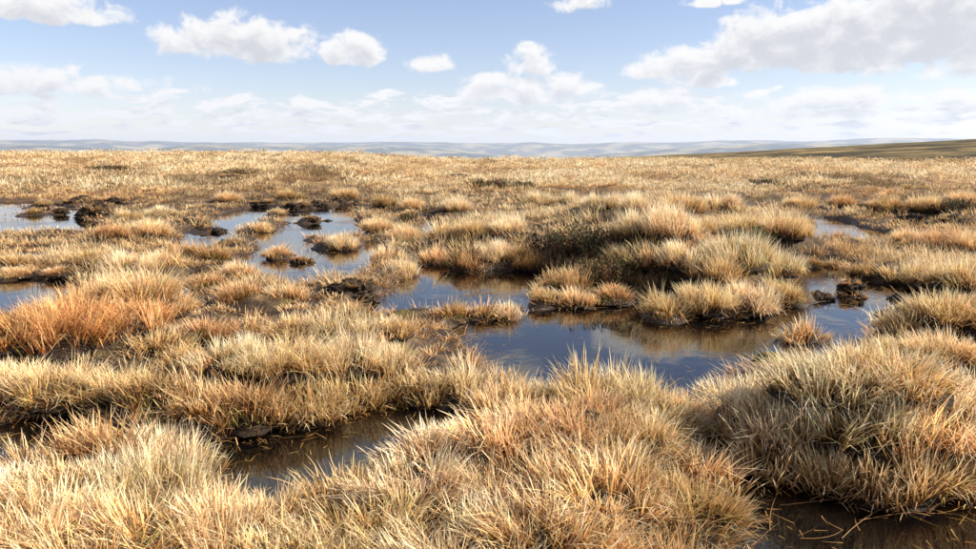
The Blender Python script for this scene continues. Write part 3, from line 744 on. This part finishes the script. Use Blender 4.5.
# ---- the grass nobody could count: near filler, middle distance and the far moor, as three sheets of real blades
def field(name, label, lat, dep, r0, r1, Rc, H, per, seed, nseg, wpx, wmin, half=42, skip=0.12, taper=True, dome=.16, jt=.2, lift=0.0):
    """clumps on a jittered polar lattice (spacing lat x dep metres at 10 m, growing with range when taper), each a dome of real blades"""
    R_ = np.random.default_rng(seed); xs, ys = [], []; r = r0
    while r < r1:
        f = max(r / 10.0, 0.55) if taper else 1.0
        n = max(2, int(math.radians(2 * half) * r / (lat * f)))
        a = (np.arange(n) + R_.random(n) * 0.9) / n * math.radians(2 * half) - math.radians(half)
        rr = r + (R_.random(n) - 0.5) * dep * f * 1.1
        xs.append(rr * np.sin(a)); ys.append(rr * np.cos(a)); r += dep * f
    x = np.concatenate(xs); y = np.concatenate(ys); r = np.hypot(x, y)
    z = height(x, y); zb = base_level(x, y)
    sd = np.full(len(x), 9.0); nr = r < 48; sd[nr] = pool_sd(x[nr], y[nr])
    cover = fbm(x * 0.8, y * 0.6, 50, 4) + 0.16 * R_.normal(0, 1, len(x))
    keep = ((z - zb > 0.012 + 0.03 * R_.random(len(x))) | (r > 30)) & (sd > -0.06) & (cover > np.where(r < 9.4, -0.36, np.where(r < 30, -0.25, -0.7))) & (R_.random(len(x)) > skip)
    for (cx, cy, rx, ry, hh) in HOL:
        keep &= (((x - cx) / rx) ** 2 + ((y - cy) / ry) ** 2 > 0.9 + R_.normal(0, .15, len(x)))
    for (cx, cy, cr) in TUSS:
        keep &= ((x - cx) ** 2 + (y - cy) ** 2 > (0.75 * cr) ** 2)
    x, y, z, r, cover = x[keep], y[keep], z[keep], r[keep], cover[keep]
    nt = len(x); k = np.repeat(np.arange(nt), per); n = len(k)
    grow = (np.maximum(r / 10.0, 0.55) ** 0.55 if taper else np.ones(nt))
    RC = Rc * grow * np.exp(R_.normal(0, 0.28, nt))
    q = np.sqrt(R_.random(n)); th = R_.random(n) * 2 * np.pi
    ox, oy = q * np.cos(th), q * np.sin(th)
    X = x[k] + ox * RC[k]; Y = y[k] + oy * RC[k]
    tx, ty = R_.normal(0, 0.28, nt), R_.normal(0, 0.28, nt)
    vx = tx[k] + ox * 0.75 + R_.normal(0, .22, n); vy = ty[k] + oy * 0.75 + R_.normal(0, .22, n)
    lean = np.arctan(np.hypot(vx, vy)); az_ = np.arctan2(vx, vy)
    stray = R_.random(n) < 0.1; lean = np.where(stray, R_.uniform(.3, 1.35, n), lean); az_ = np.where(stray, R_.random(n) * 6.28, az_)
    hk = np.exp(R_.normal(0, 0.26, nt)) * (0.85 + 0.5 * np.clip(cover, -.4, .5))
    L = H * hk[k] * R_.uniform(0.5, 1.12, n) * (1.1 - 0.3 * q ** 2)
    w = np.maximum(wmin * R_.uniform(0.7, 1.4, n), wpx * PXR * r[k] * R_.uniform(0.6, 1.4, n))
    mixp, rust, dark = moor_tint(x, y, R_.normal(0, 0.33, nt))
    def pc(key):
        c = np.array(STRAW[key]) * (1 - mixp) + np.array(PALE[key]) * mixp
        c = c * (1 - 0.7 * rust) + np.array(RUST[key]) * 0.7 * rust
        c = c * (1 - dark * 0.85) + np.array(BROWN[key]) * dark * 0.85
        return c * (1 - heath) + np.array(HEATHER[key]) * heath
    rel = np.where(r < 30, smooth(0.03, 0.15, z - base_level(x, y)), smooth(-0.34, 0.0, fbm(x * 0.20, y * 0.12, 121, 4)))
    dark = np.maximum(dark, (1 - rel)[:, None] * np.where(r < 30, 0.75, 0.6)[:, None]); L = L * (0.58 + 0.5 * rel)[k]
    heath = (smooth(0.24, 0.40, fbm(x * 0.17 + 77, y * 0.075, 201, 4) + 0.08 * R_.normal(0, 1, nt)) * smooth(18, 30, r))[:, None] * 0.85
    tj = np.exp(R_.normal(0, .16, nt))[:, None]
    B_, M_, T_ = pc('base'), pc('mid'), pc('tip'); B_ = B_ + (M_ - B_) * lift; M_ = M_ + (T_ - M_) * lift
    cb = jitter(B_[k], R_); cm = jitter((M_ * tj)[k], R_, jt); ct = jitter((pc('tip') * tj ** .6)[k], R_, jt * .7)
    Z = z[k] + dome * RC[k] * (1 - q ** 2) - 0.015
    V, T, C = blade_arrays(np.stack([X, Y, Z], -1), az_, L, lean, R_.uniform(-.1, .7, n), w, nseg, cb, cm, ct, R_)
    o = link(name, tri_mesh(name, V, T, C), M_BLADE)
    tag(o, label, kind="stuff")
    print(name, nt, "clumps", len(T), "tris"); return len(T)
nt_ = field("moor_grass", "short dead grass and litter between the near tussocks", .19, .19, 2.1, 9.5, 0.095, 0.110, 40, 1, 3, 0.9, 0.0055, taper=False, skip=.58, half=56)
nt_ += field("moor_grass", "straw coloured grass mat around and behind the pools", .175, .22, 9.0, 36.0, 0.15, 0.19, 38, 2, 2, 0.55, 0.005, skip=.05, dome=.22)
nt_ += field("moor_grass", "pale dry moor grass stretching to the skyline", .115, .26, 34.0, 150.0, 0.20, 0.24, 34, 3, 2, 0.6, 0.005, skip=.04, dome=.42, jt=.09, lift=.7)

def fringe(seed=9, want=4200, per=9):
    """blades hanging over the wet edges, leaning downhill into the water, and bits afloat"""
    R_ = np.random.default_rng(seed); n = 150000
    r = 2.2 * (22 / 2.2) ** R_.random(n); a = np.radians(R_.uniform(-42, 42, n)); x, y = r * np.sin(a), r * np.cos(a)
    z = height(x, y); e = 0.03
    ok = np.where((z > 0.0) & (z < 0.075))[0]; ok = ok[:want]
    x, y, z, r = x[ok], y[ok], z[ok], r[ok]
    gx = (height(x + e, y) - z) / e; gy = (height(x, y + e) - z) / e; g_ = np.hypot(gx, gy) + 1e-6
    k = np.repeat(np.arange(len(x)), per); m_ = len(k)
    az_ = np.arctan2(-gx[k], -gy[k]) + R_.normal(0, .6, m_)
    root = np.stack([x[k] + R_.normal(0, .05, m_), y[k] + R_.normal(0, .05, m_), z[k] - .01], -1)
    L = R_.uniform(.06, .20, m_); c = R_.random(m_)[:, None]
    cb = np.array(BROWN['base']) * (1 - c) + np.array(STRAW['base']) * c; cm = np.array(BROWN['mid']) * (1 - c) + np.array(STRAW['mid']) * c; ct = np.array(BROWN['tip']) * (1 - c) + np.array(STRAW['tip']) * c
    V, T, C = blade_arrays(root, az_, L, R_.uniform(.5, 1.35, m_), R_.uniform(0, .6, m_), np.maximum(.005 * R_.uniform(.7, 1.4, m_), .7 * PXR * r[k]), 3, jitter(cb, R_), jitter(cm, R_), jitter(ct, R_), R_)
    o = link("bank_grass", tri_mesh("bank_grass", V, T, C), M_BLADE); tag(o, "brown grass blades trailing over the wet edges of the pools", kind="stuff")
    # afloat
    n = 60000; r = 2.2 * (16 / 2.2) ** R_.random(n); a = np.radians(R_.uniform(-42, 42, n)); x, y = r * np.sin(a), r * np.cos(a)
    sdv = pool_sd(x, y); ok = np.where((sdv < 0.0) & (R_.random(n) < np.exp(sdv / 0.13) * 0.7 + 0.008))[0][:2600]
    x, y, r = x[ok], y[ok], r[ok]; m_ = len(x)
    L = R_.uniform(.03, .15, m_); c = R_.random(m_)[:, None]; cc = np.array(BROWN['mid']) * (1 - c) + np.array(STRAW['mid']) * c
    V, T, C = blade_arrays(np.stack([x, y, np.full(m_, .004)], -1), R_.random(m_) * 6.28, L, R_.uniform(1.45, 1.57, m_), np.zeros(m_), np.maximum(.004, .55 * PXR * r), 3, jitter(cc, R_), jitter(cc, R_), jitter(cc, R_), R_)
    V[:, 2] = np.clip(V[:, 2], .002, .02)
    o = link("floating_litter", tri_mesh("floating_litter", V, T, C), M_BLADE); tag(o, "dead grass bits afloat along the pool edges", kind="stuff")
fringe()
print("grass tris", nt_)

# ------------------------------------------------------------------ peat clods and mud lumps
def clod_mesh(seed, rough=0.55):
    bm = bmesh.new(); bmesh.ops.create_icosphere(bm, subdivisions=5, radius=1.0)
    off = Vector((seed * 3.7, seed * 1.3, seed * 5.1))
    for v in bm.verts:
        p_ = v.co.copy()
        d = mnoise.fractal(p_ * 1.4 + off, 1.0, 2.0, 5) * rough + mnoise.fractal(p_ * 4.5 + off, 0.5, 2.1, 5) * 0.22
        v.co = p_ * (1 + d); v.co.z = max(v.co.z, -0.35)
    me = bpy.data.meshes.new("peat_clod"); bm.to_mesh(me); bm.free()
    me.polygons.foreach_set("use_smooth", np.ones(len(me.polygons), dtype=bool)); me.materials.append(M_PEAT)
    return me
CLOD = [clod_mesh(s) for s in range(6)]
CLODS = [  # px, py of the base, half width px, height px, depth ratio, label, tuft on top
 (356, 294, 24, 24, .8, "black peat boulder at the corner of the pale blue pool", 'brown'),
 (334, 291, 9, 11, .9, "rounded black knob beside the black peat boulder", None),
 (296, 264, 8, 11, .9, "dark reddish peat lump left of a pair in the pale blue pool", 'rust'),
 (307, 265, 8, 9, .9, "reddish peat lump right of a pair in the pale blue pool", 'rust'),
 (328, 267, 5, 4, .9, "small dark lump alone in the open blue water", None),
 (296, 276, 3.5, 4, .9, "tiny dark lump below the reddish peat pair", None),
 (311, 221, 8, 6, .9, "flat dark peat lump near the far shore of the pale blue pool", 'rust'),
 (325, 222, 8, 4, .7, "low brown peat sliver beside the flat dark lump", None),
 (60, 214, 6, 6, .9, "orange brown lump in the far left pool", 'rust'),
 (14, 211, 5, 2.5, .8, "tiny dark speck of peat in the far left pool", None),
 (92, 216, 15, 16, 1., "tall black peat stack right of the far left pool", 'brown'),
 (75, 203, 20, 11, 1., "long dark peat hag behind the far left pool", 'brown'),
 (110, 203, 13, 10, 1., "dark peat hag with brown grass beside the long one", 'brown'),
 (262, 204, 16, 9, 1., "broad dark peat hag at the far shore of the pale blue pool", 'brown'),
 (298, 207, 13, 11, 1., "blackish peat hag, middle of three behind the pale blue pool", 'brown'),
 (318, 207, 12, 12, 1., "steep black peat hag, right of three behind the pale blue pool", None),
 (342, 205, 7, 7, 1., "round dark peat knob behind the pale blue pool's right end", None),
 (222, 250, 18, 16, 1., "brown peaty mound on the left of the pale blue pool", 'brown'),
 (190, 224, 12, 8, 1., "low brown peat bank left of the far pale water", 'brown'),
 (212, 232, 12, 5, .8, "flat peat lump among white water patches", None),
 (255, 236, 10, 4, .8, "flat muddy peat bar in the pale blue pool", None),
 (860, 249, 25, 12, .8, "big black peat clod before the right-hand pale pool", 'brown'),
 (790, 306, 10, 7, .9, "small round mud lump at the left of the lilac pool", None),
 (822, 300, 13, 9, .9, "wide dark mud lump in the lilac pool", None),
 (852, 290, 12, 12, .9, "upright mud lump in the middle of the lilac pool", 'brown'),
 (858, 300, 12, 7, .9, "wet mud lump in front of the upright one", 'rust'),
 (918, 298, 12, 10, .9, "dark mud lump at the right end of the lilac pool", None),
 (812, 224, 6, 5, .9, "dark knob at the left shore of the right-hand pale pool", None),
 (915, 225, 14, 12, 1., "tall shadowed peat hag under the grass at right", None),
 (960, 224, 16, 12, 1., "black peat hag near the right edge", 'brown'),
 (880, 207, 12, 9, 1., "dark peat hag above the right-hand pale pool", 'brown'),
 (540, 246, 17, 18, 1., "black peat face inside the central hollow", None),
 (524, 240, 12, 14, 1., "dark peat lump at the left end of the central hollow", None),
 (650, 300, 20, 13, .8, "dark peat foot of the central hummock above the water", None),
 (690, 305, 18, 13, .8, "black peat lump under the overhanging hummock grass", None),
 (545, 292, 6, 5, .9, "little dark lump before the low grassy islet", None),
 (40, 184, 14, 6, 1., "distant brown peat hag near the left edge of the moor", 'brown'),
 (225, 178, 16, 6, 1., "distant dark hag above the pale blue pool", 'brown'),
 (455, 176, 12, 5, 1., "distant peat hag left of the dark heather on the moor", 'brown'),
]
TUFT = {}
for k_ in ('brown', 'rust'):
    R_ = np.random.default_rng(77); TUFT[k_] = tri_mesh("grass_tuft", *tussock_blades(0.85, 0.8, 300, PALS[k_][0], R_, .8, 0, 16, 4.0))
for i, (px, py, hw, hp, dr, lab, tuft) in enumerate(CLODS):
    x, y, z = ground_at(px, py); z = max(z, -0.05)
    d = math.sqrt(x * x + y * y + CAM_H ** 2); rx = hw * PXR * d; hz = hp * PXR * d
    ry = min(rx * dr, 1.1)
    o = link("peat_clod", CLOD[i % 6]); o.location = (x, y + ry * 0.5, z - (0.22 * hz if py < 210 else 0.08 * hz)); o.rotation_euler = (0, 0, i * 1.7 if ry > rx * .85 else 0.0)
    o.scale = (rx * .85, ry, hz * 0.52)
    tag(o, lab, "peat clod", "bare peat lumps in the bog")
    if tuft:
        t = link("grass_tuft", TUFT[tuft], M_BLADE, o); t["kind"] = "stuff"; t.location = (0, 0, 0.62)

# ------------------------------------------------------------------ heather bushes and moss
def heather_mesh(seed, n_sprig, green):
    R_ = np.random.default_rng(seed); parts = []; sv = []; st = []
    for i in range(n_sprig):
        a = R_.random() * 6.28; lean = abs(R_.normal(0.35, 0.35)); Ls = R_.uniform(0.5, 1.0)
        r0 = 0.55 * math.sqrt(R_.random()); root = np.array([r0 * math.cos(a), r0 * math.sin(a), 0])
        dv = np.array([math.cos(a) * math.sin(lean), math.sin(a) * math.sin(lean), math.cos(lean)])
        k = len(sv)
        for t_, wd in ((0, .016), (1, .006)):
            c = root + dv * Ls * t_
            for q in range(3): sv.append(tuple(c + wd * np.array([math.cos(q * 2.09), math.sin(q * 2.09), 0])))
        for q in range(3): st += [(k + q, k + (q + 1) % 3, k + 3 + (q + 1) % 3), (k + q, k + 3 + (q + 1) % 3, k + 3 + q)]
        nl = 46; t_ = R_.uniform(.2, 1.05, nl)
        c = root + dv * (Ls * t_)[:, None] + R_.normal(0, .045, (nl, 3))
        P1 = np.array(green if R_.random() < .62 else (0.17, 0.085, 0.036)) * math.exp(R_.normal(0, .3))
        cc = jitter(np.tile(P1, (nl, 1)), R_, .3)
        parts.append(blade_arrays(c, R_.random(nl) * 6.28, R_.uniform(.05, .11, nl), R_.uniform(0, 1.3, nl), R_.uniform(0, .6, nl), R_.uniform(.022, .045, nl), 2, cc * .7, cc, cc * 1.25, R_))
    return tri_mesh("foliage", *join(parts)), tri_mesh("stems", sv, st)
HEATH = [heather_mesh(1, 110, (0.062, 0.056, 0.020)), heather_mesh(2, 110, (0.085, 0.070, 0.022)), heather_mesh(3, 110, (0.085, 0.095, 0.020))]
BUSHES = [(592, 256, 42, 30, 0, "dark heather bush crowning the black peat hollow"), (566, 254, 22, 22, 0, "darker heather bush at the left lip of the hollow"),
          (604, 284, 26, 26, 1, "brown green heather bush low on the front of the central hummock"), (640, 278, 22, 22, 1, "heather bush right of the low one on the hummock front"),
          (752, 248, 22, 20, 2, "green bushy patch sheltered under straw on the right of the hummock"),
          (490, 190, 24, 12, 1, "nearly black heather patch on the moor behind the central clump"), (520, 188, 16, 7, 1, "dark heather patch right of the nearly black one"),
          (466, 262, 16, 16, 1, "greenish undergrowth in the middle of the shaggy central clump"), (920, 202, 16, 8, 0, "dark heather patch on the slope at upper right"),
          (958, 214, 14, 14, 0, "dark heather bush near the right edge"), (672, 288, 18, 16, 1, "heather sprig bush beneath the pale hummock grass"),
          (668, 252, 18, 14, 2, "mossy green bush half hidden by pale grass left on the hummock"), (108, 171, 18, 5, 1, "distant dark heather streak on the left of the moor"), (240, 173, 18, 4, 1, "faint distant heather streak above the pale blue pool"),
          (770, 185, 20, 6, 1, "distant dark heather streak right of centre on the moor"), (912, 187, 18, 6, 1, "distant heather streak toward the right edge"),
          (408, 222, 10, 10, 1, "small dark bush beside the muddy channel")]
for i, (px, py, hw, hp, v, lab) in enumerate(BUSHES):
    x, y, z = ground_at(px, py); d = math.sqrt(x * x + y * y + CAM_H ** 2)
    o = bpy.data.objects.new("heather_bush", None); COL.objects.link(o); o.location = (x, y + .1, z - .03); o.rotation_euler = (0, 0, i * 2.1)
    s = hw * PXR * d / 0.85; o.scale = (s, s, hp * PXR * d / 0.95)
    c = link("foliage", HEATH[v][0], M_LEAF, o); c["kind"] = "stuff"
    c = link("stems", HEATH[v][1], M_STEM, o); c["kind"] = "stuff"
    tag(o, lab, "heather bush", "heather bushes on the hummocks")
R_ = np.random.default_rng(4)
x, y, z = ground_at(768, 372)
o = link("moss_cushion", dome_mesh("moss_cushion", .10, .06, R_, 22, 8), M_MOSS); o.location = (x, y, z + .13); o.scale = (1.2, .7, 1)
tag(o, "yellow green moss cushion on top of the shaggy mass at lower right", "moss")

# ------------------------------------------------------------------ dead stems floating on the brown black pool
STEMS = [((810, 500), (888, 478), .05, "long pale stem lying across the brown black pool below the overhanging tussocks"), ((842, 538), (905, 500), .03, "pale stem slanting up right in the brown black pool"),
         ((800, 538), (842, 530), -.12, "curved stem looping at the left of the brown black pool"), ((930, 497), (990, 503), .05, "stem pointing right at the pool's right end"),
         ((770, 530), (800, 470), .06, "short stem leaning out from the left bank of the brown black pool"), ((860, 520), (915, 512), -.04, "thin stem lying flat in mid pool"),
         ((900, 520), (940, 480), .05, "stem hanging down from the overhanging tussock into the pool"), ((780, 505), (850, 497), -.06, "thin brown stem floating near the tussock roots")]
for i, (p0, p1, cur, lab) in enumerate(STEMS):
    a = np.array(at(*p0, .006)); c = np.array(at(*p1, .006)); V = []; T = []
    dv = c - a; nv = np.array([-dv[1], dv[0]])
    ns = 12
    for s in range(ns + 1):
        t = s / ns; q = a + dv * t + nv * cur * 4 * t * (1 - t); w = .0019 * (1 - .6 * t)
        for kk in range(4):
            an = kk * math.pi / 2
            V.append((q[0] - a[0] + w * math.cos(an) * nv[0] / np.linalg.norm(nv), q[1] - a[1] + w * math.cos(an) * nv[1] / np.linalg.norm(nv), w * math.sin(an) + .012 * math.sin(t * 3.1) * (i % 2)))
    for s in range(ns):
        for kk in range(4):
            q0 = s * 4 + kk; q1 = s * 4 + (kk + 1) % 4
            T += [(q0, q1, q1 + 4), (q0, q1 + 4, q0 + 4)]
    colr = np.tile(np.array([0.50, 0.33, .15]) if i % 3 == 0 else np.array([.36, .19, .07]), (len(V), 1))
    o = link("floating_straw", tri_mesh("floating_straw", V, T, colr, True), M_BLADE); o.location = (a[0], a[1], .005)
    tag(o, lab, "straw", "dead stems on the dark pool")

# ------------------------------------------------------------------ haze over the valley
HAZE = True
if HAZE:
    X, Z0, Z1 = 50000.0, -330.0, 700.0
    V = [(sx * X, sy * X, z) for z in (Z0, Z1) for sx, sy in ((-1, -1), (1, -1), (1, 1), (-1, 1))]
    F = [(0, 3, 2, 1), (4, 5, 6, 7), (0, 1, 5, 4), (1, 2, 6, 5), (2, 3, 7, 6), (3, 0, 4, 7)]
    me = bpy.data.meshes.new("haze"); me.from_pydata(V, [], F); me.update()
    m = bpy.data.materials.new("haze"); m.use_nodes = True; m.node_tree.nodes.clear()
    pvn = m.node_tree.nodes.new('ShaderNodeVolumePrincipled')
    pvn.inputs['Color'].default_value = (0.62, 0.74, 0.96, 1); pvn.inputs['Density'].default_value = 2.9e-5; pvn.inputs['Anisotropy'].default_value = 0.1
    mo = m.node_tree.nodes.new('ShaderNodeOutputMaterial'); m.node_tree.links.new(pvn.outputs[0], mo.inputs['Volume'])
    o = link("haze", me, m); tag(o, "pale blue haze over the far valley and hills", kind="stuff")
